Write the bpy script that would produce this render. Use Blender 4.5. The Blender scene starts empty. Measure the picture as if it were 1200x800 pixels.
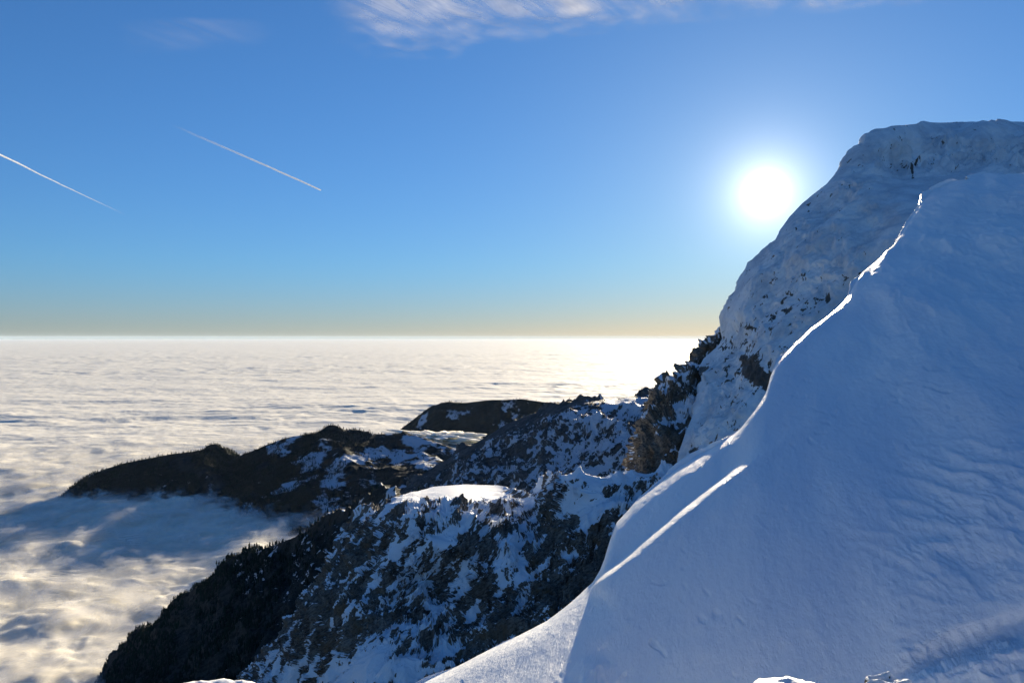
import bpy, math
import numpy as np

# ------------------------------------------------------------------ camera, world, sun, exposure
sc = bpy.context.scene
C = sc.collection
F = 933.0            # focal length in pixels of the 1200-wide photograph
CX, Y0 = 600.0, 395.0
cam_d = bpy.data.cameras.new('camera'); cam = bpy.data.objects.new('camera', cam_d); C.objects.link(cam)
cam_d.sensor_width = 36.0; cam_d.lens = 36.0 * F / 1200.0
cam_d.clip_start = 0.1; cam_d.clip_end = 900000.0
cam.location = (0, 0, 0)
cam.rotation_euler = (math.radians(90) - math.atan((400 - Y0) / F), 0, 0)
sc.camera = cam

SUN = np.array([(897 - CX) / F, 1.0, (Y0 - 226) / F]); SUN /= np.linalg.norm(SUN)
sun_el = math.asin(SUN[2]); sun_az = math.atan2(SUN[0], SUN[1])
w = bpy.data.worlds.new('World'); sc.world = w; w.use_nodes = True
nt = w.node_tree; nt.nodes.clear()
N = nt.nodes.new; L = nt.links.new
out = N('ShaderNodeOutputWorld'); bg = N('ShaderNodeBackground')
sky = N('ShaderNodeTexSky'); sky.sky_type = 'NISHITA'; sky.sun_disc = False
sky.sun_elevation = sun_el; sky.sun_rotation = sun_az
sky.altitude = 2000; sky.air_density = 1.0; sky.dust_density = 0.6; sky.ozone_density = 2.2
SKY_STRENGTH = 0.055
bg.inputs['Strength'].default_value = SKY_STRENGTH
# the sun's aureole in the thin high haze of the sky
tc = N('ShaderNodeTexCoord'); dot = N('ShaderNodeVectorMath'); dot.operation = 'DOT_PRODUCT'
dot.inputs[1].default_value = tuple(SUN); L(tc.outputs['Generated'], dot.inputs[0])
def m(op, a, b=None, c=None):
    n = N('ShaderNodeMath'); n.operation = op
    for i, v in enumerate((a, b, c)):
        if v is None: continue
        if isinstance(v, (int, float)): n.inputs[i].default_value = v
        else: L(v, n.inputs[i])
    return n.outputs[0]
cl = m('MINIMUM', dot.outputs['Value'], 0.9999999)
ang = m('ARCCOSINE', cl)
def lobe(width, amp): return m('MULTIPLY', m('POWER', math.e, m('MULTIPLY', m('MULTIPLY', ang, ang), -1.0 / (width * width))), amp)
def elobe(width, amp): return m('MULTIPLY', m('POWER', math.e, m('MULTIPLY', ang, -1.0 / width)), amp)
glow = m('ADD', lobe(math.radians(0.7), 60.0), elobe(math.radians(1.45), 13.0))
glow = m('ADD', glow, elobe(math.radians(5), 1.1))
gc = N('ShaderNodeCombineColor')
L(m('MULTIPLY', glow, 1.0), gc.inputs[0]); L(m('MULTIPLY', glow, 0.95), gc.inputs[1]); L(m('MULTIPLY', glow, 0.84), gc.inputs[2])
hsv = N('ShaderNodeHueSaturation'); hsv.inputs['Saturation'].default_value = 1.02
# a little of the brightest sky compressed, tinted towards the deep blue of high altitude
lum = N('ShaderNodeRGBToBW'); L(sky.outputs[0], lum.inputs[0])
gain = m('DIVIDE', 0.96, m('ADD', m('MULTIPLY', lum.outputs[0], 0.11), 1.0))
gcol = N('ShaderNodeCombineColor')
sx = N('ShaderNodeSeparateXYZ'); L(tc.outputs['Generated'], sx.inputs[0])
low = N('ShaderNodeMapRange'); low.interpolation_type = 'SMOOTHSTEP'; L(sx.outputs[2], low.inputs[0]); low.inputs[1].default_value = 0.10; low.inputs[2].default_value = -0.01
for k_, (v_, lo_) in enumerate(((0.57, 0.66), (0.905, 0.77), (1.28, 1.12))): L(m('MULTIPLY', gain, m('ADD', m('MULTIPLY', low.outputs[0], lo_ - v_), v_)), gcol.inputs[k_])
tint = N('ShaderNodeMix'); tint.data_type = 'RGBA'; tint.blend_type = 'MULTIPLY'; tint.inputs['Factor'].default_value = 1.0
L(sky.outputs[0], tint.inputs[6]); L(gcol.outputs[0], tint.inputs[7])
L(tint.outputs[2], hsv.inputs['Color'])
add = N('ShaderNodeMix'); add.data_type = 'RGBA'; add.blend_type = 'ADD'; add.inputs['Factor'].default_value = 1.0
L(hsv.outputs[0], add.inputs[6]); L(gc.outputs[0], add.inputs[7]); L(add.outputs[2], bg.inputs['Color'])
L(bg.outputs[0], out.inputs[0])

sd = bpy.data.lights.new('sunlight', 'SUN'); sd.energy = 5.0; sd.angle = math.radians(0.5); sd.color = (1.0, 0.84, 0.60)
so = bpy.data.objects.new('sunlight', sd); C.objects.link(so); so.location = (0, 0, 100)
from mathutils import Vector
so.rotation_euler = Vector(tuple(SUN)).to_track_quat('Z', 'Y').to_euler()

sc.view_settings.view_transform = 'Standard'; sc.view_settings.look = 'None'
sc.view_settings.gamma = 1; sc.view_settings.use_curve_mapping = False
sc.view_settings.exposure = 1.40
sc.cycles.max_bounces = 6; sc.cycles.diffuse_bounces = 3; sc.cycles.transparent_max_bounces = 24
sc.cycles.volume_bounces = 2

# ------------------------------------------------------------------ noise
rng = np.random.RandomState(7)
PERM = rng.permutation(256).astype(np.int64); PERM = np.concatenate([PERM, PERM, PERM])
G = rng.normal(size=(256, 3)); G /= np.linalg.norm(G, axis=1)[:, None]
def perlin(p):
    sh = p.shape[:-1]; p = p.reshape(-1, 3)
    i = np.floor(p).astype(np.int64); f = p - i; u = f * f * f * (f * (f * 6 - 15) + 10); i &= 255
    r = 0
    for dx in (0, 1):
        wx = u[:, 0] if dx else 1 - u[:, 0]
        for dy in (0, 1):
            wy = u[:, 1] if dy else 1 - u[:, 1]
            for dz in (0, 1):
                wz = u[:, 2] if dz else 1 - u[:, 2]
                h = PERM[PERM[PERM[(i[:, 0] + dx) & 255] + ((i[:, 1] + dy) & 255)] + ((i[:, 2] + dz) & 255)]
                g = G[h]
                r = r + wx * wy * wz * (g[:, 0] * (f[:, 0] - dx) + g[:, 1] * (f[:, 1] - dy) + g[:, 2] * (f[:, 2] - dz))
    return (r * 1.6).reshape(sh)
def fbm(p, o=5, gain=0.5, lac=2.03):
    r = 0; a = 1
    for k in range(o): r = r + a * perlin(p + 17.3 * k); p = p * lac; a *= gain
    return r
def ridged(p, o=5, gain=0.5, lac=2.1):
    r = 0; a = 1; prev = 1
    for k in range(o):
        n = 1 - np.abs(perlin(p + 31.7 * k)); n = n * n
        r = r + a * n * prev; prev = np.clip(n * 1.3, 0, 1); p = p * lac; a *= gain
    return r
def sstep(a, b, x): t = np.clip((x - a) / (b - a), 0, 1); return t * t * (3 - 2 * t)
V3 = lambda *a: np.array(a, float)

# ------------------------------------------------------------------ geometry helpers
def world(px, py, Y):
    px, py, Y = np.broadcast_arrays(np.asarray(px, float), np.asarray(py, float), np.asarray(Y, float))
    return np.stack([(px - CX) / F * Y, Y, (Y0 - py) / F * Y], -1)
def rbf(ctrl):
    c = np.array(ctrl, float); P = c[:, :2] / 300.0; n = len(P)
    d = np.linalg.norm(P[:, None] - P[None], axis=-1)
    A = np.zeros((n + 3, n + 3)); A[:n, :n] = d + 0 * np.eye(n); A[:n, n] = 1; A[:n, n + 1:] = P
    A[n, :n] = 1; A[n + 1:, :n] = P.T
    K = (lambda r: r * r * np.log(r + 1e-9))
    A[:n, :n] = K(d) + np.eye(n) * 0.002
    s = np.linalg.solve(A, np.concatenate([np.log(c[:, 2]), [0, 0, 0]]))
    def f(px, py):
        sh = px.shape; q = np.stack([px.ravel(), py.ravel()], -1) / 300.0
        o = np.empty(len(q))
        for a in range(0, len(q), 100000):
            dd = np.linalg.norm(q[a:a + 100000, None] - P[None], axis=-1)
            o[a:a + 100000] = K(dd) @ s[:n] + s[n] + q[a:a + 100000] @ s[n + 1:]
        return np.exp(o).reshape(sh)
    return f
def resample(pl, n, smooth=0):
    a = np.array(pl, float); d = np.concatenate([[0], np.cumsum(np.linalg.norm(np.diff(a[:, :2], axis=0), axis=1))])
    d /= d[-1]; t = np.linspace(0, 1, n)
    r = np.stack([np.interp(t, d, a[:, k]) for k in range(a.shape[1])], -1)
    for _ in range(smooth):
        r[1:-1] = (r[:-2] + 2 * r[1:-1] + r[2:]) / 4
    return r
def normals(P):
    du = np.gradient(P, axis=0); dv = np.gradient(P, axis=1)
    n = np.cross(du, dv); return n / (np.linalg.norm(n, axis=-1, keepdims=True) + 1e-12)
def grid_mesh(name, P, mat, attrs=None, smooth=True, flip=False):
    a, b = P.shape[:2]
    idx = np.arange(a * b).reshape(a, b)
    q = np.stack([idx[:-1, :-1], idx[1:, :-1], idx[1:, 1:], idx[:-1, 1:]], -1).reshape(-1, 4)
    if flip: q = q[:, ::-1]
    return raw_mesh(name, P.reshape(-1, 3), q, mat, attrs, smooth)
def raw_mesh(name, verts, q, mat, attrs=None, smooth=True, parent=None):
    me = bpy.data.meshes.new(name); nf, k = q.shape
    me.vertices.add(len(verts)); me.vertices.foreach_set('co', np.ascontiguousarray(verts, np.float32).ravel())
    me.loops.add(nf * k); me.loops.foreach_set('vertex_index', np.ascontiguousarray(q, np.int32).ravel())
    me.polygons.add(nf); me.polygons.foreach_set('loop_start', np.arange(0, nf * k, k, dtype=np.int32))
    me.polygons.foreach_set('use_smooth', np.full(nf, smooth))
    me.update(calc_edges=True)
    for n_, v in (attrs or {}).items():
        at = me.attributes.new(n_, 'FLOAT', 'POINT'); at.data.foreach_set('value', np.ascontiguousarray(v, np.float32).ravel())
    me.materials.append(mat)
    o = bpy.data.objects.new(name, me); C.objects.link(o)
    if parent: o.parent = parent
    return o
def tag(o, label=None, cat=None, group=None, kind=None):
    for k, v in (('label', label), ('category', cat), ('group', group), ('kind', kind)):
        if v: o[k] = v
    return o

# ------------------------------------------------------------------ materials
class MT:
    def __init__(s, name):
        s.m = bpy.data.materials.new(name); s.m.use_nodes = True; s.t = s.m.node_tree; s.t.nodes.clear()
        s.o = s.n('ShaderNodeOutputMaterial')
    def n(s, k, **kw):
        x = s.t.nodes.new(k)
        for a, b in kw.items(): setattr(x, a, b)
        return x
    def l(s, a, b): s.t.links.new(a, b)
    def put(s, sock, v):
        if hasattr(v, 'links') or isinstance(v, bpy.types.NodeSocket): s.l(v, sock)
        else: sock.default_value = v
    def math(s, op, a, b=None, clamp=False):
        x = s.n('ShaderNodeMath', operation=op, use_clamp=clamp); s.put(x.inputs[0], a)
        if b is not None: s.put(x.inputs[1], b)
        return x.outputs[0]
    def pos(s): return s.n('ShaderNodeNewGeometry').outputs['Position']
    def noise(s, scale, detail=6, rough=0.55, stretch=None, dist=0.0):
        x = s.n('ShaderNodeTexNoise'); x.inputs['Scale'].default_value = scale; x.inputs['Detail'].default_value = detail
        x.inputs['Roughness'].default_value = rough; x.inputs['Distortion'].default_value = dist
        v = s.pos()
        if stretch:
            if len(stretch) > 3:
                mr = s.n('ShaderNodeMapping'); mr.inputs['Rotation'].default_value = stretch[3]; s.l(v, mr.inputs['Vector']); v = mr.outputs[0]
            mp = s.n('ShaderNodeMapping'); mp.inputs['Scale'].default_value = stretch[:3]
            s.l(v, mp.inputs['Vector']); v = mp.outputs[0]
        s.l(v, x.inputs['Vector']); return x.outputs['Fac']
    def ramp(s, f, stops):
        x = s.n('ShaderNodeValToRGB'); e = x.color_ramp.elements
        while len(e) < len(stops): e.new(0.5)
        for i, (p, c) in enumerate(stops):
            e[i].position = p; e[i].color = (*c, 1) if len(c) == 3 else c
        s.l(f, x.inputs[0]); return x.outputs[0]
    def rng(s, f, a, b, c=0.0, d=1.0):
        x = s.n('ShaderNodeMapRange'); x.interpolation_type = 'SMOOTHSTEP'
        s.l(f, x.inputs[0])
        for i, v in enumerate((a, b, c, d)): x.inputs[i + 1].default_value = v
        return x.outputs[0]
    def mix(s, f, a, b):
        x = s.n('ShaderNodeMix', data_type='RGBA'); s.put(x.inputs[0], f)
        for i, v in ((6, a), (7, b)):
            if isinstance(v, tuple): x.inputs[i].default_value = (*v, 1)
            else: s.l(v, x.inputs[i])
        return x.outputs[2]
    def bump(s, h, dist, strength=1.0, base=None):
        x = s.n('ShaderNodeBump'); x.inputs['Distance'].default_value = dist; x.inputs['Strength'].default_value = strength
        s.l(h, x.inputs['Height'])
        if base: s.l(base, x.inputs['Normal'])
        return x.outputs[0]
    def principled(s, col, rough=0.7, spec=0.3, nor=None, **kw):
        x = s.n('ShaderNodeBsdfPrincipled')
        if isinstance(col, tuple): x.inputs['Base Color'].default_value = (*col, 1)
        else: s.l(col, x.inputs['Base Color'])
        s.put(x.inputs['Roughness'], rough); x.inputs['Specular IOR Level'].default_value = spec
        if nor: s.l(nor, x.inputs['Normal'])
        for k, v in kw.items(): x.inputs[k.replace('_', ' ')].default_value = v
        return x.outputs[0]
    def done(s, sh): s.l(sh, s.o.inputs['Surface']); return s.m
    def attr(s, n): return s.n('ShaderNodeAttribute', attribute_name=n).outputs['Fac']

SNOW = (0.87, 0.90, 0.93)
def snow_mat(name, k=1.0, b1=0.12, b2=0.03):
    t = MT(name)
    n1 = t.noise(0.9 * k, 8, 0.6, (1, 0.35, 1, (0, 0, 0.31))); n2 = t.noise(9.0 * k, 6, 0.68, (1, 0.4, 1, (0, 0, 0.31)))
    nb = t.bump(n2, b2 / k, 0.9, t.bump(n1, b1 / k, 0.8))
    # wind crust and softer snow lie in long streaks
    c = t.ramp(t.noise(0.16 * k, 8, 0.62, (1, 0.22, 0.6, (0, 0, 0.45)), 0.4), [(0.38, (0.70, 0.77, 0.86)), (0.60, (0.92, 0.94, 0.95))])
    return t.done(t.principled(c, 0.5, 0.35, nb))
def rocksnow_mat(name, scale, rock_a, rock_b, bumpd, snow=SNOW, soft=0.08, tint=None, rscale=1.0):
    """snow where the 'snow' attribute (from slope) is high, its edge broken by fine noise"""
    t = MT(name)
    f = t.math('ADD', t.attr('snow'), t.math('MULTIPLY', t.math('SUBTRACT', t.noise(scale * 2.2, 6, 0.7), 0.5), 0.9))
    f = t.rng(f, 0.5 - soft, 0.5 + soft)
    rn = t.noise(scale * 0.5 * rscale, 9, 0.68, (1, 1, 0.5), 0.5)
    rc = t.ramp(rn, [(0.3, rock_a), (0.62, rock_b)])
    strk = t.noise(scale * 1.6, 6, 0.7, (1, 1, 3.0, (0.3, 0.5, 0)))
    rc = t.mix(t.rng(strk, 0.45, 0.6, 0, 0.65), rc, tuple(x * 0.35 for x in rock_a))
    if tint: rc = t.mix(t.rng(t.noise(scale * 0.35, 4), 0.52, 0.66, 0, 0.7), rc, tint)
    col = t.mix(f, rc, snow)
    nb = t.bump(t.noise(scale * 3, 8, 0.72), bumpd, 0.9)
    nb = t.bump(f, bumpd * 0.5, 0.5, nb)
    x = t.rng(f, 0, 1, 0.85, 0.55)
    return t.done(t.principled(col, x, 0.06, nb))

M_snow = snow_mat('wind packed snow')
M_near = snow_mat('near crusted snow', 3.0, 0.10, 0.03)

# ------------------------------------------------------------------ terrain sheet: a depth surface between a crest line and a foot line, plus its far side
def sheet(name, top, bottom, ctrl, nu, nv, disp, mat, back=(1.0, 40.0, 0.9), nb=24, snowf=None, smooth=True,
          backdir=(0.1, 1.0), vpow=1.0, tsm=1, fadew=0.06, rim_keep=0.35, kind='structure', soft=0.05, bpow=1.6, post=None):
    T = resample(top, nu, tsm); B = resample(bottom, nu, 2)
    v = np.linspace(0, 1, nv)[None, :, None] ** vpow
    pp = T[:, None, :] * (1 - v) + B[:, None, :] * v
    Y = ctrl(pp[..., 0], pp[..., 1]) if callable(ctrl) else rbf(ctrl)(pp[..., 0], pp[..., 1])
    P = world(pp[..., 0], pp[..., 1], Y)
    if back:
        t = (np.linspace(1, 0, nb + 1)[:-1] ** bpow)[None, :, None]
        first, span, slope = back
        tt = first * 0.02 + t * span
        bd = V3(backdir[0], backdir[1], 0); bd /= np.linalg.norm(bd)
        rim = P[:, :1]
        Bk = rim + tt * bd + V3(0, 0, -1) * slope * (tt * tt / (tt + span * soft))
        P = np.concatenate([Bk, P], 1)
        pb = np.repeat(pp[:, :1], nb, 1); pp = np.concatenate([pb, pp], 1)
        vv = np.concatenate([np.full(nb, -1.0) * np.linspace(1, 0.02, nb), v[0, :, 0]])
    else: vv = v[0, :, 0]
    n = normals(P)
    # outward: towards the camera on the front side
    s = np.sign(np.sum(n[:, -nv // 2] * -P[:, -nv // 2], -1).mean()); n = n * s
    d = disp(P, pp, n)
    keep = rim_keep + (1 - rim_keep) * sstep(0.0, fadew, np.abs(vv))[None, :]
    if d.ndim == 2: P = P + n * (d * keep)[..., None]
    else: P = P + d * keep[..., None]
    if post is not None: P = post(P, pp)
    n2 = normals(P) * s
    at = {'snow': (snowf(P, pp, n2) if snowf else np.ones(P.shape[:2]))}
    o = grid_mesh(name, P, mat, at, smooth, flip=(s < 0))
    if kind: o['kind'] = kind
    return o, P, pp, n2

# ------------------------------------------------------------------ cloud sea
H = 700.0
def cloud_level(X, Y):
    z = np.full_like(X, -H)
    z += 25 * np.exp(-((X + 1500) / 900) ** 2 - ((Y - 3350) / 420) ** 2)     # banked up against the spur
    z += 5 * np.exp(-((X + 600) / 500) ** 2 - ((Y - 2700) / 500) ** 2)
    return z
na, nr = 1150, 1150
az = np.linspace(-math.radians(78), math.radians(64), na)[:, None]
r = np.exp(np.linspace(math.log(900.0), math.log(330000.0), nr))[None, :]
r = 1.0 / np.linspace((1 / 900.0) ** 0.55, (1 / 330000.0) ** 0.55, nr)[None, :] ** (1 / 0.55)
X = r * np.sin(az); Yc = r * np.cos(az); Z = cloud_level(X, Yc)
Q = np.stack([X, Yc, np.zeros_like(X)], -1)
wv = np.stack([perlin(Q / 900 + 3.1), perlin(Q / 900 + 9.7), 0 * X], -1)
near = 1 - sstep(2500, 6500, r) * np.ones_like(X)
big = perlin(Q * V3(1 / 2600, 1 / 1600, 0) + 5) * 22 + perlin(Q * V3(1 / 900, 1 / 620, 0) + 1) * 26
q1 = Q + wv * 260
c1 = np.sqrt(perlin(q1 / 330 + 2) ** 2 + 0.01); c2 = np.sqrt(perlin(q1 / 150 + 7) ** 2 + 0.01); c3 = perlin(q1 / 70 + 4); c4 = perlin(q1 / 33 + 4)
bill = (c1 * 34 + c2 * 20 * (0.4 + c1 * 2) + c3 * 7 + c4 * 3.2)
far = fbm(Q * V3(1 / 420, 1 / 300, 0) + 8, 3) * 9 + ridged(q1 * V3(1 / 1300, 1 / 620, 0), 3) * 7
far = far * (0.35 + 1.5 * sstep(-0.45, 0.6, fbm(Q * V3(1 / 9000, 1 / 4200, 0) + 6, 3))) + ridged(q1 * V3(1 / 5200, 1 / 1500, 0) + 2, 3) * 13
fade = 1 - 0.5 * sstep(20000, 90000, r)
Z = Z + (big * (0.35 + 0.65 * near) + (bill - 14) * (0.22 + 0.8 * near) + far * (1 - near)) * fade - 4
tcl = MT('sea of clouds')
nb = tcl.bump(tcl.noise(0.012, 9, 0.62), 14.0, 0.5)
nb2 = tcl.bump(tcl.noise(0.0022, 6, 0.6, (1, 0.7, 1)), 60.0, 0.35, nb)
prc = tcl.principled((0.82, 0.78, 0.66), 0.7, 0.2, nb2, Subsurface_Weight=1.0, Subsurface_Radius=(1.0, 1.0, 1.0), Subsurface_Scale=28.0)
tcl.done(prc)
CLOUD = (X, Yc, Z)
o = grid_mesh('cloud_sea', np.stack([X, Yc, Z], -1), tcl.m, None, True, flip=True)
tag(o, 'endless sea of low clouds below the mountain, bright towards the sun', kind='structure')

def rock_field(P, extra, sc_, off=0.28, amp=1.0, sh=(0.45, 0.0)):
    """ >0 rock, <0 snow; patches drawn out along the fall line """
    q = P.copy(); q[..., 0] = P[..., 0] - sh[0] * P[..., 2]
    W = np.stack([fbm(q / sc_ + 1, 3), fbm(q / sc_ + 5, 3), fbm(q / sc_ + 9, 3)], -1) * sc_ * 0.35
    q = (q + W) * V3(1, 0.7, 0.45)
    return amp * (fbm(q / sc_, 6, 0.68) + off) - extra
# ------------------------------------------------------------------ far mountains
def snow_by_slope(bias, nzgain, nscale, namp, extra=None, st=(1, 1, 1)):
    def f(P, pp, n):
        s = bias + nzgain * (n[..., 2] - 0.5) + namp * fbm(P * V3(*st) / nscale + 3.3, 5, 0.6)
        if extra is not None: s = s + extra(P, pp)
        return s
    return f
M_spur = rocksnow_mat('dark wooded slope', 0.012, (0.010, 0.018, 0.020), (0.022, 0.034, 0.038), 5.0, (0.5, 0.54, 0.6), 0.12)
def d_spur(P, pp, n):
    gul = ridged(P * V3(1 / 420, 1 / 800, 1 / 1500), 4) - 0.9
    return gul * 45 + fbm(P / 160, 4) * 14 + fbm(P / 30, 3, 0.6) * 3
# hump behind
hump, HP, Hpp, Hn = sheet('far_wooded_hill',
    [(430, 540), (455, 515), (474, 499), (490, 487), (511, 478), (540, 472), (575, 468), (612, 467), (650, 472), (700, 474), (760, 476), (820, 480)],
    [(400, 640), (500, 650), (600, 650), (700, 650), (850, 650)],
    [(430, 540, 5250), (511, 479, 5150), (612, 469, 5500), (820, 480, 5600), (430, 640, 4300), (600, 650, 4300), (850, 650, 4300), (600, 550, 4950)],
    320, 160, d_spur, M_spur, back=(50, 1400, 0.45), snowf=snow_by_slope(0.02, 0.5, 160, 0.7), rim_keep=0.2)
spur_top = [(60, 590), (75, 577), (94, 563), (110, 555), (126, 548), (150, 541), (173, 536), (200, 531), (231, 528), (255, 530), (278, 534), (295, 528), (315, 519), (330, 514), (346, 510), (370, 508), (400, 510),
            (440, 508), (474, 507), (490, 510), (504, 515), (525, 522), (549, 530), (600, 545), (700, 560)]
def spur_snow(P, pp):
    e = 0.25 * np.exp(-((pp[..., 0] - 500) / 60) ** 2 - ((pp[..., 1] - 520) / 18) ** 2)
    e += 0.30 * np.exp(-((pp[..., 0] - 375) / 45) ** 2 - ((pp[..., 1] - 560) / 32) ** 2)
    e += 0.25 * np.exp(-((pp[..., 0] - 450) / 60) ** 2 - ((pp[..., 1] - 560) / 30) ** 2)
    e -= 0.4 * sstep(330, 200, pp[..., 0])
    return e
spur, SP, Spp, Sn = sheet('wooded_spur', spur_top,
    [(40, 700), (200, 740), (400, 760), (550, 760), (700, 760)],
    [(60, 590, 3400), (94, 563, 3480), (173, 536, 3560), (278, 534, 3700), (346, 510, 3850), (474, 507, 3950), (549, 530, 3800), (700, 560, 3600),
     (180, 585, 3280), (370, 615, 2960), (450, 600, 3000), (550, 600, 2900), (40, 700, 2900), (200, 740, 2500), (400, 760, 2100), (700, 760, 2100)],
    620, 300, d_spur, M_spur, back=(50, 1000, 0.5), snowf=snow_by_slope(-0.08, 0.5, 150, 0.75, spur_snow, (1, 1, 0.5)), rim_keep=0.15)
# mid ridge, snowy crags
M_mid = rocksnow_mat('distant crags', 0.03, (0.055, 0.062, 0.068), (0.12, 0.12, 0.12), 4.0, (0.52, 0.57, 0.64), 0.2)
def mid_extra(P, pp):
    x, y = pp[..., 0], pp[..., 1]
    e = -0.30 + 0.42 * sstep(590, 700, x) - 0.1 * sstep(560, 480, x)
    e -= 0.9 * np.exp(-((y - np.interp(x, [330, 430, 510, 552, 594, 631, 669, 725, 860], [690, 600, 545, 522, 496, 483, 472, 466, 440])) / 11) ** 2)
    e += 1.6 * np.exp(-((x - 735) / 32) ** 2 - ((y - 471) / 5) ** 2)
    e -= 0.7 * np.exp(-((x - 745) / 25) ** 2 - ((y - 492) / 7) ** 2)
    return e
def d_mid(P, pp, n):
    gul = ridged(P * V3(1 / 130, 1 / 200, 1 / 420), 4) - 0.9
    r_ = sstep(-0.15, 0.2, rock_field(P, mid_extra(P, pp), 20, 0.05, sh=(0.3, 0)))
    return gul * 26 + r_ * (fbm(P / 18, 4, 0.6) * 7 + 3)
def mid_snow(P, pp, n): return 0.5 - 1.2 * rock_field(P, mid_extra(P, pp), 20, 0.05, sh=(0.3, 0)) + 0.5 * (n[..., 2] - 0.4)
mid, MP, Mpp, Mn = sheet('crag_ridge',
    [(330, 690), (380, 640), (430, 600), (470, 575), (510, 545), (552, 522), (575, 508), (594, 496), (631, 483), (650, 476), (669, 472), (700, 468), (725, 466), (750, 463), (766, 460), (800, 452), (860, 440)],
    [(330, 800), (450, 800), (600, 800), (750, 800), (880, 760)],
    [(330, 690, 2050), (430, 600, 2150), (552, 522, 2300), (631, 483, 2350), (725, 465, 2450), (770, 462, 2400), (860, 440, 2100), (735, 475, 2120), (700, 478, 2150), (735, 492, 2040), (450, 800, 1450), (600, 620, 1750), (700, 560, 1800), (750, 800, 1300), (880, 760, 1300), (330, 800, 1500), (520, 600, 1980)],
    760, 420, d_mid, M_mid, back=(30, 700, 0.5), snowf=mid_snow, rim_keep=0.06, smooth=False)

# near wooded slope on the left
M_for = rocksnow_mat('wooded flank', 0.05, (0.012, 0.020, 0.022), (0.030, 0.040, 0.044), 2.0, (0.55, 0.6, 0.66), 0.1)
def d_for(P, pp, n):
    return (ridged(P * V3(1 / 120, 1 / 160, 1 / 300), 4) - 0.9) * 20 + fbm(P / 30, 5, 0.6) * 5
def for_snow(P, pp):
    e = -0.5 * sstep(300, 200, pp[..., 0]) - 0.4 * sstep(640, 740, pp[..., 1] + (pp[..., 0] - 300) * -0.3)
    return e
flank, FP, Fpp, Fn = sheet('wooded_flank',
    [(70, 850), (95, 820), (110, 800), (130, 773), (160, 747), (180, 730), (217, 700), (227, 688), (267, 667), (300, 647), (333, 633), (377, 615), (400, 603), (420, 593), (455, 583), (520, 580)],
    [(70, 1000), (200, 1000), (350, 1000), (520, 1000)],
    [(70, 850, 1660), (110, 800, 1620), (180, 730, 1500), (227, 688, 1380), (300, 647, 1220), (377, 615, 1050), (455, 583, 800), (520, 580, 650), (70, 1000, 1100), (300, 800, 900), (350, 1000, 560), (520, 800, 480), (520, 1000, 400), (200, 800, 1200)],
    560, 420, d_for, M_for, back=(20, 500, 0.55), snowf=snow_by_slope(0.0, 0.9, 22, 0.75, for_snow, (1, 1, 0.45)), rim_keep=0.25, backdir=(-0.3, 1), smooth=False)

# ------------------------------------------------------------------ rocky outcrop with the snow cap
M_out = rocksnow_mat('limestone crag', 0.28, (0.055, 0.051, 0.046), (0.25, 0.23, 0.205), 0.9, (0.80, 0.85, 0.92), 0.07, (0.17, 0.12, 0.075))
def d_out(P, pp, n):
    W = np.stack([fbm(P / 22 + 1, 3), fbm(P / 22 + 5, 3), fbm(P / 22 + 9, 3)], -1)
    q = P + W * 5; q[..., 0] -= 0.45 * P[..., 2]
    r_ = sstep(-0.12, 0.22, rock_field(P, out_extra(P, pp), 8.5, -0.10))
    rib = ridged(q * V3(1 / 34, 1 / 34, 1 / 80), 4) - 0.9
    a = rib * 8 + r_ * ((ridged(q * V3(1 / 9, 1 / 9, 1 / 18), 5, 0.58) - 0.7) * 2.5 + 1.6 + fbm(q / 2.2, 4, 0.6) * 0.8)
    st = P[..., 2] * 0.9 + P[..., 0] * 0.45 + fbm(P / 14, 3) * 4
    a = a + r_ * (np.abs((st / 5.2) % 1 - 0.5) - 0.25) * 2.0
    cap = np.exp(-((pp[..., 0] - 545) / 88) ** 4 - ((pp[..., 1] - 572) / 20) ** 4)
    gul = np.exp(-((pp[..., 0] - (430 + (790 - pp[..., 1]) * 0.3)) / 26) ** 2) * sstep(700, 780, pp[..., 1])
    return a * (1 - 0.94 * cap) * (1 - 0.7 * gul)
def out_snow(P, pp, n):
    R_ = rock_field(P, out_extra(P, pp), 8.5, -0.10)
    return 0.5 - R_ * 1.4 + 0.55 * (n[..., 2] - 0.42) + 0.12 * fbm(P / 1.6, 3)
def out_extra(P, pp):
    x, y = pp[..., 0], pp[..., 1]
    e = 1.3 * np.exp(-((x - 535) / 72) ** 4 - ((y - 575) / 14) ** 4)
    e -= 0.8 * np.exp(-((x - 608) / 26) ** 2 - ((y - 582) / 7) ** 2)
    e -= 0.75 * np.exp(-((x - 430) / 34) ** 2 - ((y - 650) / 50) ** 2)      # grey rib
    e -= 0.55 * np.exp(-((x - 380) / 40) ** 2 - ((y - 720) / 50) ** 2)
    dline = (x - 700) * 0.60 + (y - 655) * 0.8                                # dark foot above the foreground slope
    e -= 1.0 * np.exp(-((x - 665) / 60) ** 2 - ((y - 690) / 26) ** 2)
    e -= 0.7 * np.exp(-((x - 600) / 30) ** 2 - ((y - 735) / 24) ** 2)
    e -= 0.5 * np.exp(-((x - 700) / 30) ** 2 - ((y - 640) / 30) ** 2)
    e -= 0.45 * np.exp(-((x - 650) / 14) ** 2 - ((y - 600) / 34) ** 2)
    e += 1.1 * np.exp(-((x - 430) / 40) ** 2 - ((y - 785) / 18) ** 2)
    e += 0.35 * np.exp(-((x - 700) / 40) ** 2 - ((y - 590) / 22) ** 2)
    crest = np.interp(x, [650, 654, 670, 687, 705, 725, 745, 760], [556, 556, 560, 562, 565, 564, 560, 559])
    e += 1.5 * np.exp(-((y - crest - 1) / 3.0) ** 2) * sstep(652, 662, x)
    return e
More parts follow.
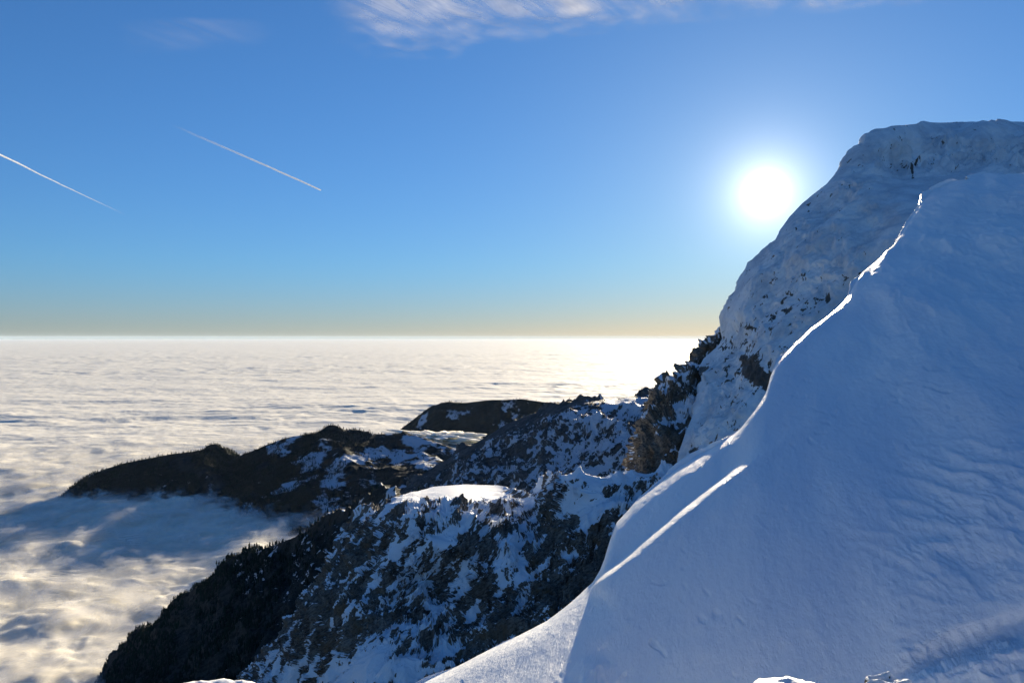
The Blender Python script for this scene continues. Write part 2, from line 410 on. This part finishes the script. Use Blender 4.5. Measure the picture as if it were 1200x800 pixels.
outc, OP, Opp, On = sheet('rocky_outcrop',
    [(240, 860), (290, 790), (330, 745), (365, 690), (395, 650), (410, 622), (425, 605), (440, 600), (455, 595), (462, 588), (477, 579), (507, 570), (545, 567.5), (582, 569), (610, 575), (627, 583), (635, 567), (644, 558), (654, 555), (670, 560), (687, 562), (705, 565), (725, 564), (745, 560), (790, 556), (850, 552)],
    [(200, 950), (400, 980), (550, 960), (700, 900), (850, 800)],
    [(240, 860, 520), (330, 745, 560), (410, 622, 560), (462, 588, 500), (545, 568, 575), (500, 571, 555), (590, 572, 560), (627, 583, 480), (654, 555, 450), (745, 560, 440), (850, 552, 430),
     (545, 590, 462), (470, 605, 450), (430, 650, 455), (380, 720, 440), (500, 680, 420), (600, 640, 415), (660, 640, 400), (430, 790, 360), (520, 760, 372), (600, 740, 365), (700, 660, 390), (200, 950, 400), (400, 980, 270), (550, 960, 250), (700, 900, 250), (850, 800, 250)],
    900, 700, d_out, M_out, back=(6, 160, 0.8), nb=60, snowf=out_snow, rim_keep=0.45, smooth=False)

# ------------------------------------------------------------------ rock buttress under the summit face
def but_extra(P, pp):
    x, y = pp[..., 0], pp[..., 1]
    return -0.05 + 0.3 * sstep(520, 440, y) * sstep(775, 800, x) - .45 * np.exp(-((x - 768) / 20) ** 2 - ((y - 530) / 45) ** 2) - 0.3 * sstep(440, 415, y)
def d_but(P, pp, n):
    q = P + np.stack([fbm(P / 15 + 1, 3), fbm(P / 15 + 5, 3), fbm(P / 15 + 9, 3)], -1) * 4
    r_ = sstep(-0.12, 0.2, rock_field(P, but_extra(P, pp), 8, 0.18, sh=(0.2, 0)))
    return (ridged(q * V3(1 / 24, 1 / 24, 1 / 55), 4) - 0.9) * 8 + r_ * ((ridged(q / 8, 4, 0.6) - 0.7) * 3.0 + fbm(q / 2.5, 3, 0.6) * 0.9 + 1)
def but_snow(P, pp, n): return 0.5 - 1.4 * rock_field(P, but_extra(P, pp), 8, 0.18, sh=(0.2, 0)) + 0.55 * (n[..., 2] - 0.42)
M_but = rocksnow_mat('buttress rock', 0.28, (0.09, 0.078, 0.066), (0.25, 0.215, 0.18), 0.9, (0.78, 0.82, 0.90), 0.07, (0.15, 0.10, 0.06))
butt, *_ = sheet('rock_buttress',
    [(735, 640), (742, 600), (746, 560), (749, 530), (752, 505), (756, 485), (768, 462), (781, 450), (796, 448), (806, 431), (820, 414), (836, 402), (844, 391), (856, 388), (880, 384)],
    [(790, 720), (810, 660), (825, 600), (840, 540), (860, 500), (880, 470), (920, 430)],
    [(746, 560, 470), (735, 640, 455), (752, 505, 480), (781, 450, 500), (820, 414, 515), (844, 391, 520), (880, 384, 520), (790, 720, 400), (825, 600, 430), (860, 500, 470), (920, 430, 480), (775, 520, 455)],
    420, 160, d_but, M_but, back=(5, 120, 0.6), nb=40, snowf=but_snow, rim_keep=0.5, smooth=False)

# ------------------------------------------------------------------ summit face
t = MT('rime plastered face')
f = t.rng(t.math('ADD', t.attr('snow'), t.math('MULTIPLY', t.math('SUBTRACT', t.noise(0.5, 7, 0.7), 0.5), 0.5)), 0.44, 0.54)
rock = t.ramp(t.noise(0.4, 8, 0.7), [(0.3, (0.05, 0.04, 0.035)), (0.65, (0.14, 0.11, 0.085))])
snowc = t.ramp(t.noise(0.06, 8, 0.68, (1, 1, 0.6)), [(0.35, (0.58, 0.61, 0.66)), (0.6, (0.88, 0.90, 0.92))])
nb = t.bump(t.noise(0.22, 9, 0.68), 1.6, 0.9); nb = t.bump(t.noise(1.1, 6, 0.7), 0.35, 0.8, nb)
M_ice = t.done(t.principled(t.mix(f, rock, snowc), 0.55, 0.3, nb))
def d_sum(P, pp, n):
    q = P + np.stack([fbm(P / 30 + 1, 3), fbm(P / 30 + 5, 3), fbm(P / 30 + 9, 3)], -1) * 6
    a = fbm(q * V3(1 / 40, 1 / 40, 1 / 60), 5, 0.5) * 6.5 + (ridged(q * V3(1 / 9, 1 / 9, 1 / 18), 4, 0.55) - 0.9) * 1.0
    # fluted cliff band under the plateau
    x, y = pp[..., 0], pp[..., 1]
    band = sstep(1015, 1060, x) * np.exp(-((y - (183)) / 19) ** 4)
    a = a * (1 - 0.75 * sstep(200, 214, y) * sstep(1000, 1060, x))
    a = a + 1.6 * (np.abs(((P[..., 2] + 0.12 * P[..., 0] + 2.5 * fbm(P / 25, 3)) / 9.0) % 1 - 0.5) - 0.25) * sstep(330, 260, y)
    a = a + band * (ridged(P * V3(1 / 12, 1 / 12, 1 / 90), 4) - 0.9) * 6
    return a
def sum_snow(P, pp, n):
    x, y = pp[..., 0], pp[..., 1]
    s = 0.9 + 0 * x
    for (cx, cy, rx, ry, a) in ((888, 440, 14, 14, .75), (874, 425, 9, 14, .6), (905, 452, 12, 10, .6), (826, 435, 10, 9, .7), (884, 386, 7, 4, .55), (922, 364, 9, 5, .65), (905, 370, 5, 4, .5), (966, 345, 5, 9, .7),
                                (818, 530, 10, 6, .6), (838, 524, 7, 7, .5), (1069, 202, 3, 13, .5), (806, 540, 8, 5, .4), (890, 320, 8, 6, .25), (850, 395, 8, 8, .3)):
        s = s - a * np.exp(-(((x - cx) / rx) ** 2 + ((y - cy) / ry) ** 2))
    clus = 0.30 * np.exp(-((x - 880) / 45) ** 2 - ((y - 410) / 70) ** 2) + 0.18 * np.exp(-((x - 930) / 50) ** 2 - ((y - 350) / 30) ** 2) + 0.2 * np.exp(-((x - 1080) / 60) ** 2 - ((y - 190) / 20) ** 2)
    rf_ = rock_field(P, 0.74 - clus * 1.5, 4.5, 0.0, sh=(0.2, 0))
    rf_ = rf_ - 1.0 * sstep(198, 208, y) * sstep(1000, 1050, x)
    s = s - 0.5 * sstep(-0.02, 0.15, rf_) + 0.15 * fbm(P / 2.5, 3)
    return s
summ, UP, Upp, Un = sheet('summit_face',
    [(785, 600), (788, 575), (792, 552), (795, 530), (806, 500), (818, 470), (823, 445), (818, 432), (824, 420), (838, 408), (848, 398), (845, 385), (847, 370), (853, 357), (860, 346), (865, 336), (868, 326), (875, 313), (884, 302), (895, 292), (908, 282), (915, 268), (925, 254), (940, 238), (955, 226), (968, 216), (978, 204), (986, 194), (991, 185), (996, 178), (1003, 175), (1010, 173), (1014, 162), (1028, 154), (1044, 148), (1080, 145), (1120, 143), (1200, 143), (1290, 146), (1400, 160)],
    [(830, 640), (850, 600), (880, 570), (910, 540), (950, 500), (1000, 450), (1060, 400), (1120, 350), (1200, 320), (1300, 300), (1420, 290)],
    [(785, 600, 420), (806, 500, 450), (823, 445, 480), (848, 398, 500), (847, 370, 505), (884, 302, 515), (940, 238, 525), (986, 194, 530), (1014, 162, 535), (1120, 143, 620), (1200, 143, 630), (1400, 160, 640),
     (1060, 160, 538), (1150, 157, 534), (1060, 204, 530), (1150, 196, 524), (1250, 155, 534), (1250, 192, 520), (1060, 222, 458), (1150, 212, 450), (1250, 206, 440), (1120, 145, 600), (1200, 145, 600), (1000, 210, 500), (1000, 260, 455), (950, 300, 455), (900, 400, 440), (880, 470, 415), (850, 600, 380), (950, 500, 385), (1060, 400, 380), (1200, 320, 380), (1420, 290, 400)],
    900, 420, d_sum, M_ice, back=(5, 260, 0.30), nb=70, snowf=sum_snow, fadew=0.13, rim_keep=0.08, backdir=(0.55, 1.0), bpow=1.8)

# ------------------------------------------------------------------ foreground snow slope
def d_fg(P, pp, n):
    Y = P[..., 1]
    # wind shapes run along the sun's azimuth, so relief varies across it
    ca, sa = math.cos(sun_az), math.sin(sun_az)
    al = P[..., 0] * sa + P[..., 1] * ca; ac = P[..., 0] * ca - P[..., 1] * sa
    q = np.stack([ac, al * 0.22, P[..., 2] * 0.22], -1)
    a = fbm(q / 5.5, 4, 0.55) * 0.34 * np.clip(Y / 18, 0.35, 1.7) + fbm(q / 0.9, 4, 0.55) * 0.022
    up = sstep(480, 250, pp[..., 1])
    a = a + (ridged(q / 3.2 + 4, 5, 0.6) - 0.9) * 0.20 * up * sstep(940, 1040, pp[..., 0])
    a = a + fbm(P * V3(1 / 4, 1 / 6, 1 / 4), 5, 0.55) * 0.20 * sstep(420, 250, pp[..., 1])
    crust = sstep(1020, 1090, pp[..., 0]) * sstep(715, 750, pp[..., 1])
    a = a + crust * ((ridged(P / 0.7 + 3, 5, 0.6) - 0.9) * 0.05 + fbm(P / 0.35, 4, 0.6) * 0.02)
    dent = sstep(0.42, 0.60, perlin(P * V3(1 / .22, 1 / .5, 1 / .22) + 20)) * sstep(0.0, 0.3, perlin(P / 3.1 + 8))
    a = a - dent * 0.02
    patch = sstep(0.05, 0.45, fbm(P / 9 + 4, 3))
    a = a + patch * (ridged(q / 0.8 + 9, 4, 0.6) - 0.9) * 0.035
    rough = sstep(960, 1130, pp[..., 0] + 40 * perlin(P / 3)) * sstep(480, 560, pp[..., 1]) * sstep(760, 640, pp[..., 1])
    a = a + (ridged(P * V3(1 / .55, 1 / 1.1, 1 / .55), 4) - 0.9) * 0.045 * (0.08 + 1.2 * rough)
    return a
fg_rim = [(330, 1010), (400, 900), (450, 838), (500, 800), (560, 768), (600, 749), (640, 727), (670, 704), (695, 682), (703, 668), (708, 655), (714, 632), (722, 612), (745, 588), (775, 566), (800, 548), (830, 530), (850, 518), (868, 502), (885, 480), (897, 460), (902, 442), (910, 425), (930, 404), (950, 385), (975, 365), (993, 348), (1002, 335), (1012, 318), (1030, 302), (1046, 284), (1060, 258), (1078, 238), (1098, 224), (1115, 215), (1135, 212), (1156, 203), (1178, 206), (1200, 202), (1230, 205), (1320, 200), (1450, 200)]
fg_bot = [(330, 1500), (600, 1600), (900, 1600), (1300, 1600), (1700, 1400), (1700, 1000), (1650, 700), (1600, 500), (1600, 350), (1550, 260)]
def fg_ctrl(px, py):
    xx = (px - CX) / F; zz = (Y0 - py) / F
    den = 0.150 + 0.37 * xx - zz
    den = np.maximum(den, 0.03) + 0.02 * np.exp(-den / 0.06)
    z0 = 6.8 + 0 * px
    # first roll: a bench stepping down to the outer lobe along a line rising to the right
    t_ = np.clip((px - 697) / (870 - 697), -1.5, 3)
    line = 684 + (555 - 684) * t_ + 10 * np.sin(np.clip(t_, 0, 1) * 3.1416) * 0.5
    dl = line - py                                    # above the line: positive
    amp = sstep(-0.25, 0.05, t_) * (1 - sstep(0.84, 1.16, t_)) * 0.07
    wid = 8 + 8 * sstep(0.90, 1.1, t_)
    z0 = z0 * (1 + amp * (sstep(-0.35, 1.0, dl / wid)))
    z0 = z0 * (1 - 0.006 * sstep(0.95, 1.2, t_) * (1 - sstep(1.6, 2.8, t_)) * np.exp(-((dl + 2) / 9) ** 2))
    Y1 = z0 / den
    # flatter apron at the lower left where the sun reaches the snow
    Y2 = 4.96 / np.maximum(0.37 * xx - zz, 0.1)
    ap = sstep(722, 684, px + 5 * np.sin(py / 17.0) + 3 * np.sin(py / 6.0))
    z0 = np.where(zz < -0.2, (Y1 * (1 - ap) + Y2 * ap) * den, z0)
    # the outermost lip rolls over, its edge nibbled by the wind
    ry = np.interp(px, RX, RY)
    z0 = z0 * (1 + 0.010 * np.sin(px / 9.0 + 2 * np.sin(px / 23.0)) * np.exp(-np.maximum(py - ry, 0) / 10.0) * sstep(700, 800, px))
    far_ = sstep(760, 900, px)
    z0 = z0 * (1 + (0.045 - 0.027 * far_ - 0.018 * sstep(1085, 1120, px)) * np.exp(-np.maximum(py - ry, 0) / (6.5 - 3.2 * far_)))
    # drift at the lower right, in front of a hollow
    dr = py - np.interp(px, [1000, 1070, 1120, 1200, 1400], [860, 795, 768, 742, 700])
    z0 = z0 * (1 - 0.05 * sstep(-8, 10, dr) * sstep(1000, 1080, px) + 0.025 * np.exp(-((dr + 14) / 16) ** 2) * sstep(1020, 1120, px))
    z0 = z0 * (1 - 0.66 * sstep(830, 1300, py))
    return z0 / den
RX = [330, 400, 450, 500, 560, 600, 640, 670, 695, 703, 708, 714, 722, 745, 775, 800, 830, 850, 868, 885, 897, 902, 910, 930, 950, 975, 993, 1002, 1012, 1030, 1046, 1060, 1078, 1095, 1140, 1200, 1320]
RY = [1010, 900, 838, 800, 768, 749, 727, 704, 682, 668, 655, 632, 612, 588, 566, 548, 530, 518, 502, 480, 460, 442, 425, 404, 385, 365, 348, 335, 318, 302, 284, 262, 240, 226, 218, 214, 206]
fg, GP, Gpp, Gn = sheet('snow_slope', fg_rim, fg_bot, fg_ctrl, 1300, 620, d_fg, M_snow, back=(0.5, 26, 1.8), nb=90, soft=0.004, rim_keep=0.3, backdir=(0.25, 1.0), vpow=1.25, bpow=2.6, tsm=2)

# ------------------------------------------------------------------ forests
def conifer_template(k, rs):
    vs = []; fs = []
    tiers = 4; seg = 7
    for i in range(tiers):
        z0 = 0.10 + 0.21 * i; z1 = min(1.0, z0 + 0.36); rad = 0.20 * (1 - i / tiers * 0.75)
        b = len(vs); a0 = rs.rand() * 6
        for j in range(seg):
            rr = rad * (0.65 + 0.6 * rs.rand()); an = a0 + j * 2 * math.pi / seg
            vs.append((rr * math.cos(an), rr * math.sin(an), z0 + 0.05 * rs.rand()))
        vs.append((0.02 * rs.randn(), 0.02 * rs.randn(), z1))
        for j in range(seg): fs.append((b + j, b + (j + 1) % seg, b + seg))
    b = len(vs)
    for j in range(3): vs.append((0.02 * math.cos(j * 2.1), 0.02 * math.sin(j * 2.1), -0.08))
    vs.append((0, 0, 0.3))
    for j in range(3): fs.append((b + j, b + (j + 1) % 3, b + 3))
    return np.array(vs), np.array(fs)
M_tree = MT('conifer needles'); M_tree.done(M_tree.principled(M_tree.ramp(M_tree.noise(0.08, 3), [(0.3, (0.008, 0.018, 0.017)), (0.7, (0.018, 0.034, 0.030))]), 1.0, 0.0)); M_tree = M_tree.m
def forest(name, P, weight, n, h, label, seed):
    rs = np.random.RandomState(seed)
    w_ = np.clip(weight, 0, None).ravel(); w_ = w_ / w_.sum()
    ids = rs.choice(len(w_), n, p=w_); pts = P.reshape(-1, 3)[ids]
    tm = [conifer_template(k, rs) for k in range(6)]
    V = []; Fc = []; off = 0
    which = rs.randint(0, 6, n)
    for k in range(6):
        tv, tf = tm[k]; pk = pts[which == k]; mk = len(pk)
        hh = h * (0.55 + 0.75 * rs.rand(mk)); a = rs.rand(mk) * 6.28
        c, s = np.cos(a), np.sin(a)
        x = tv[None, :, 0] * c[:, None] - tv[None, :, 1] * s[:, None]; y = tv[None, :, 0] * s[:, None] + tv[None, :, 1] * c[:, None]
        v = np.stack([x, y, np.broadcast_to(tv[None, :, 2], x.shape)], -1) * hh[:, None, None] + pk[:, None, :]
        V.append(v.reshape(-1, 3)); Fc.append((tf[None] + (np.arange(mk) * len(tv))[:, None, None]).reshape(-1, 3) + off); off += mk * len(tv)
    o = raw_mesh(name, np.concatenate(V), np.concatenate(Fc), M_tree, None, False)
    tag(o, label, kind='stuff')
    return o
area = lambda P: np.linalg.norm(np.cross(np.gradient(P, axis=0), np.gradient(P, axis=1)), axis=-1)
fx = Fpp[..., 0] - 0.0
wgt = area(FP) * (Fn[..., 2] > 0.25) * sstep(-720, -690, FP[..., 2]) * (0.03 + sstep(430, 260, Fpp[..., 0] + 0.25 * (Fpp[..., 1] - 700) * -1)) * (Fpp[..., 1] < 860) * (perlin(FP / 60) > -0.25)
forest('near_forest', FP, wgt, 13000, 7.5, 'dark conifer wood covering the steep flank at lower left', 3)
wgt = area(SP) * sstep(-730, -700, SP[..., 2]) * (0.05 + sstep(460, 330, Spp[..., 0])) * (Spp[..., 1] < 640) * (perlin(SP / 200) > -0.3)
forest('far_forest', SP, wgt, 16000, 10.5, 'dark conifer wood covering the long spur above the clouds', 4)

wgt = area(HP) * (Hpp[..., 1] < 560) * (perlin(HP / 260) > -0.2)
forest('distant_forest', HP, wgt, 12000, 10.0, 'dark conifer wood on the rounded far hill', 8)
# ------------------------------------------------------------------ fog spilling over the saddle
def lens(name, c, size, rot, mat, seed, rough, label, smooth=True):
    th, ph = np.meshgrid(np.linspace(0, 2 * math.pi, 160), np.linspace(0.0, math.pi, 90), indexing='ij')
    U = np.stack([np.cos(th) * np.sin(ph), np.sin(th) * np.sin(ph), np.cos(ph)], -1)
    r_ = 1 + rough * fbm(U * V3(3, 3, 1) + seed, 5)
    Pq = U * r_[..., None] * np.array(size); cr, sr = math.cos(rot), math.sin(rot)
    Pq = np.stack([Pq[..., 0] * cr - Pq[..., 1] * sr, Pq[..., 0] * sr + Pq[..., 1] * cr, Pq[..., 2]], -1) + np.array(c)
    return tag(grid_mesh(name, Pq, mat, None, smooth, flip=False), label, kind='stuff')
ms = MT('drifting mist')
mh = ms.attr('lift')
nf = ms.noise(0.011, 8, 0.62, (1, 0.7, 1.6), 0.8)
al_ = ms.math('MULTIPLY', ms.rng(ms.math('SUBTRACT', nf, ms.math('MULTIPLY', mh, 0.22)), 0.30, 0.62), ms.math('MULTIPLY', ms.attr('snow'), 0.34), True)
d_ = ms.n('ShaderNodeBsdfDiffuse'); d_.inputs[0].default_value = (0.95, 0.94, 0.91, 1)
tl_ = ms.n('ShaderNodeBsdfTranslucent'); tl_.inputs[0].default_value = (0.90, 0.89, 0.86, 1)
mx_ = ms.n('ShaderNodeMixShader'); mx_.inputs[0].default_value = 0.35; ms.l(d_.outputs[0], mx_.inputs[1]); ms.l(tl_.outputs[0], mx_.inputs[2])
tp_ = ms.n('ShaderNodeBsdfTransparent'); m2_ = ms.n('ShaderNodeMixShader'); ms.l(al_, m2_.inputs[0]); ms.l(tp_.outputs[0], m2_.inputs[1]); ms.l(mx_.outputs[0], m2_.inputs[2])
ms.done(m2_.outputs[0])
cx_, cy_, cz_ = (a[::3, ::3] for a in CLOUD)
rr = np.hypot(cx_, cy_); kc = int((rr[0] < 6500).sum()); cx_, cy_, cz_, rr = (a[:, :kc] for a in (cx_, cy_, cz_, rr))
sel = slice(int(cx_.shape[0] * 0.20), int(cx_.shape[0] * 0.58)); cx_, cy_, cz_, rr = (a[sel] for a in (cx_, cy_, cz_, rr))
sm = cz_.copy()
VS = []; QS = []; LF = []; AL = []; off_ = 0; NS = 8
na_, nb_ = cx_.shape; idx = np.arange(na_ * nb_).reshape(na_, nb_)
qd = np.stack([idx[:-1, :-1], idx[:-1, 1:], idx[1:, 1:], idx[1:, :-1]], -1).reshape(-1, 4)
for k in range(NS):
    for _ in range(2):
        sm[1:-1, 1:-1] = (sm[:-2, 1:-1] + sm[2:, 1:-1] + sm[1:-1, :-2] + sm[1:-1, 2:] + 2 * sm[1:-1, 1:-1]) / 6
    Pm = np.stack([cx_, cy_, cz_ * 0 + 60 * k], -1)
    zz_ = sm + 3 + 5.2 * k + fbm(Pm / 180 + 3, 4, 0.6) * (3 + 1.6 * k)
    VS.append(np.stack([cx_, cy_, zz_], -1).reshape(-1, 3)); QS.append(qd + off_); off_ += na_ * nb_
    LF.append(np.full(na_ * nb_, k / (NS - 1.0)))
    e_ = sstep(6300, 4300, rr) * np.ones_like(cx_); ii = np.arange(na_)[:, None] / (na_ - 1.0); e_ = e_ * sstep(0, .06, ii) * sstep(1, .94, ii)
    AL.append(e_.ravel())
tag(raw_mesh('cloud_mist', np.concatenate(VS), np.concatenate(QS), ms.m, {'lift': np.concatenate(LF), 'snow': np.concatenate(AL)}, True), 'soft wispy mist on the nearest clouds and at the foot of the spur', kind='stuff')
a_ = world(470, 503, 4250); b_ = world(552, 520, 4020); mid_ = (a_ + b_) / 2
lens('fog_bank', tuple(mid_ + V3(0, 90, -16)), (235, 120, 22), math.atan2(b_[1] - a_[1], b_[0] - a_[0]), tcl.m, 5.0, 0.75, 'small bright fog bank spilling over the saddle before the far hill')

# ------------------------------------------------------------------ the ledge under the camera, its snow lumps peeking into the frame
gx, gy = np.meshgrid(np.linspace(-4, 4.5, 700), np.linspace(0.6, 4.6, 330), indexing='ij')
gz = -1.52 + 0.05 * gx * 0 - 1.3 * np.clip(gy - 3.15, 0, None) ** 1.5
Pg = np.stack([gx, gy, gz], -1)
def lump(cx, cy, rx, ry, top, z0=-1.50): return (top - z0) * np.clip(1.25 * np.exp(-(np.abs((gx - cx) / rx) ** 2.6) - ((gy - cy) / ry) ** 2), 0, 1)
gz = gz + lump(-1.12, 3.0, 0.30, 0.25, -1.315) + lump(1.06, 3.0, 0.24, 0.22, -1.30)
gz = gz + fbm(Pg / 0.5, 4) * 0.025 + fbm(Pg / 0.09, 4, 0.6) * 0.010 + (ridged(Pg / 0.05, 3) - 0.9) * 0.004
ledge = grid_mesh('snow_ledge', np.stack([gx, gy, gz], -1), M_near, None, True)
tag(ledge, 'sunlit lumpy snow ledge showing along the bottom of the frame', kind='structure')
# rock with a snow cap
def rock(name, c, sz, seed):
    th, ph = np.meshgrid(np.linspace(0, 2 * math.pi, 120), np.linspace(0.001, math.pi - 0.001, 70), indexing='ij')
    U = np.stack([np.cos(th) * np.sin(ph), np.sin(th) * np.sin(ph), np.cos(ph)], -1)
    U[-1] = U[0]
    r_ = 1 + 0.35 * fbm(U * 1.5 + seed, 2) + 0.10 * (ridged(U * 2.0 + seed, 3) - 0.9)
    Pq = U * r_[..., None] * np.array(sz) + np.array(c)
    n = normals(Pq); s_ = np.sign((n * U).sum(-1).mean()); n = n * s_
    sn = sstep(0.45, 0.75, n[..., 2] + 0.25 * fbm(U * 3 + seed, 3))
    Pq = Pq + V3(0, 0, 1) * (sn * 0.012)[..., None]
    return grid_mesh(name, Pq, M_rock, {'snow': sn}, False, flip=(s_ < 0))
M_rock = rocksnow_mat('near rock', 16, (0.03, 0.027, 0.025), (0.10, 0.09, 0.08), 0.02, SNOW, 0.1)
rk = rock('rock', (1.42, 3.0, -1.385), (0.115, 0.09, 0.085), 3.0)
tag(rk, 'small dark jagged rock dusted with snow at the bottom edge', 'rock')

# ------------------------------------------------------------------ sun, contrails and cirrus
ts = MT('sun'); em = ts.n('ShaderNodeEmission'); em.inputs['Color'].default_value = (1, 0.95, 0.85, 1); em.inputs['Strength'].default_value = 60
tr = ts.n('ShaderNodeBsdfTransparent'); ad = ts.n('ShaderNodeAddShader'); ts.l(em.outputs[0], ad.inputs[0]); ts.l(tr.outputs[0], ad.inputs[1]); ts.done(ad.outputs[0])
th, ph = np.meshgrid(np.linspace(0, 2 * math.pi, 49), np.linspace(0, math.pi, 25), indexing='ij')
DS = 400000.0
sph = np.stack([np.cos(th) * np.sin(ph), np.sin(th) * np.sin(ph), np.cos(ph)], -1) * DS * math.tan(math.radians(0.45)) + SUN * DS
tag(grid_mesh('sun', sph, ts.m, None, True), 'blazing white sun low in the sky beside the summit', 'sun')

def vapour(name, strength, nscale, st, contrast=(0.35, 0.75)):
    t = MT(name)
    nf = t.rng(t.noise(nscale, 8, 0.62, st, 0.6), contrast[0], contrast[1])
    a = t.math('MULTIPLY', t.math('MULTIPLY', t.attr('snow'), nf), strength, True)
    d = t.n('ShaderNodeBsdfDiffuse'); d.inputs[0].default_value = (0.95, 0.95, 0.95, 1)
    tl = t.n('ShaderNodeBsdfTranslucent'); tl.inputs[0].default_value = (0.95, 0.95, 0.95, 1)
    mx = t.n('ShaderNodeMixShader'); mx.inputs[0].default_value = 0.6; t.l(d.outputs[0], mx.inputs[1]); t.l(tl.outputs[0], mx.inputs[2])
    tp = t.n('ShaderNodeBsdfTransparent'); m2 = t.n('ShaderNodeMixShader'); t.l(a, m2.inputs[0]); t.l(tp.outputs[0], m2.inputs[1]); t.l(mx.outputs[0], m2.inputs[2])
    return t.done(m2.outputs[0])
def at_alt(px, py, alt):
    Y = alt * F / (Y0 - py); return world(px, py, Y)
M_con = vapour('vapour trail', 0.75, 0.004, None, (0.1, 0.5))
def contrail(pts, alt, r0, r1, fade, label):
    p = resample(pts, 160, 3); t_ = np.linspace(0, 1, 160)
    c = at_alt(p[:, 0], p[:, 1], alt)
    c = c + np.stack([fbm(c / 3000 + 5, 3), fbm(c / 3000 + 9, 3), fbm(c / 3000 + 1, 3)], -1) * 14
    tg = np.gradient(c, axis=0); tg /= np.linalg.norm(tg, axis=1)[:, None]
    a = np.cross(tg, V3(0, 0, 1)); a /= np.linalg.norm(a, axis=1)[:, None]; b = np.cross(tg, a)
    an = np.linspace(0, 2 * math.pi, 13); rad = (r0 + (r1 - r0) * t_)[:, None]
    rad = rad * (1 + 0.25 * fbm(np.stack([t_ * 40, t_ * 0, t_ * 0 + alt], -1), 3))[:, None]
    P = c[:, None] + (rad * np.cos(an))[..., None] * a[:, None] + (rad * np.sin(an))[..., None] * b[:, None]
    al = np.repeat(np.interp(t_, *fade)[:, None], 13, 1)
    o = grid_mesh('contrail', P, M_con, {'snow': al}, True)
    tag(o, label, 'contrail', 'aircraft contrails in the blue sky')
contrail([(-30, 166), (0, 181), (75, 218), (150, 253)], 9000, 46, 20, ([0, 0.15, 0.6, 1], [1, 1, 0.6, 0.0]), 'thin white contrail reaching the left edge of the frame')
contrail([(203, 147), (260, 172), (320, 198), (376, 223)], 9000, 44, 40, ([0, 0.3, 0.75, 1], [0.0, 0.3, 0.8, 1]), 'thin white contrail left of centre, brightest at its lower right end')

def cirrus(name, x0_, x1_, lower, upper, alt, mat, label, dens, n=(420, 160)):
    for layer in range(1):
        xs = np.linspace(x0_, x1_, n[0])[:, None]; v = np.linspace(0, 1, n[1])[None, :]
        lo = np.interp(xs, *lower); up = np.interp(xs, *upper)
        py = lo * (1 - v) + up * v; px = xs + 0 * v
        P = at_alt(px, py, alt)
        P[..., 2] += fbm(P / 2500, 3) * 90
        u = (xs - x0_) / (x1_ - x0_)
        edge = sstep(0, 0.4, v + 0.12 * fbm(P / 900, 4)) * sstep(1, 0.8, v) * sstep(0, 0.12, u) * sstep(1, 0.88, u)
        al = edge * dens(px, py)
        o = grid_mesh(name, P, mat, {'snow': al}, True)
    tag(o, label, 'cloud')
M_cir = vapour('cirrus', 0.85, 0.0011, (1.0, 0.16, 1, (0, 0, 0.62)), (0.22, 0.85))
cirrus('cirrus_cloud', 370, 1130, ([370, 440, 520, 600, 700, 800, 900, 1000, 1130], [40, 74, 72, 60, 44, 32, 24, 18, 10]), ([370, 1130], [-90, -90]), 8000, M_cir,
       'wispy white cirrus streak across the top of the sky', lambda px, py: 0.72 + 0.28 * np.exp(-((px - 700) / 260) ** 2))
cirrus('cirrus_cloud', 130, 330, ([130, 230, 330], [66, 62, 56]), ([130, 330], [24, 18]), 8000, M_cir,
       'small faint cirrus wisp in the upper left sky', lambda px, py: 0.16 * np.exp(-((px - 235) / 60) ** 2), (160, 60))

# ------------------------------------------------------------------ labels of the terrain
tag(hump, 'dark rounded wooded hill farthest away beyond the spur')
tag(spur, 'long dark wooded spur running down left into the clouds')
tag(mid, 'shaded craggy ridge dusted with snow behind the outcrop')
tag(flank, 'steep dark wooded flank descending to the lower left')
tag(outc, 'craggy limestone outcrop with a sunlit snow cap')
tag(butt, 'brown rock buttress beneath the left edge of the summit')
tag(summ, 'rime covered summit face beside the sun')
tag(fg, 'big smooth blue shaded snow slope with sunlit rim in the foreground')

# ------------------------------------------------------------------ the air: one closed box of thin haze
hz = MT('thin haze'); pv = hz.n('ShaderNodeVolumePrincipled'); pv.inputs['Color'].default_value = (0.66, 0.83, 1.0, 1)
pv.inputs['Density'].default_value = 2.2e-6; pv.inputs['Anisotropy'].default_value = 0.0
hz.l(pv.outputs[0], hz.o.inputs['Volume'])
x0, x1, y0, y1, z0, z1 = -340000, 340000, -3000, 340000, -800, 260
vs = np.array([(x, y, z) for x in (x0, x1) for y in (y0, y1) for z in (z0, z1)], float)
fs = np.array([(0, 1, 3, 2), (4, 6, 7, 5), (0, 4, 5, 1), (2, 3, 7, 6), (0, 2, 6, 4), (1, 5, 7, 3)])
tag(raw_mesh('haze', vs, fs, hz.m, None, False), 'thin bluish haze lying over the clouds and far ridges', kind='stuff')
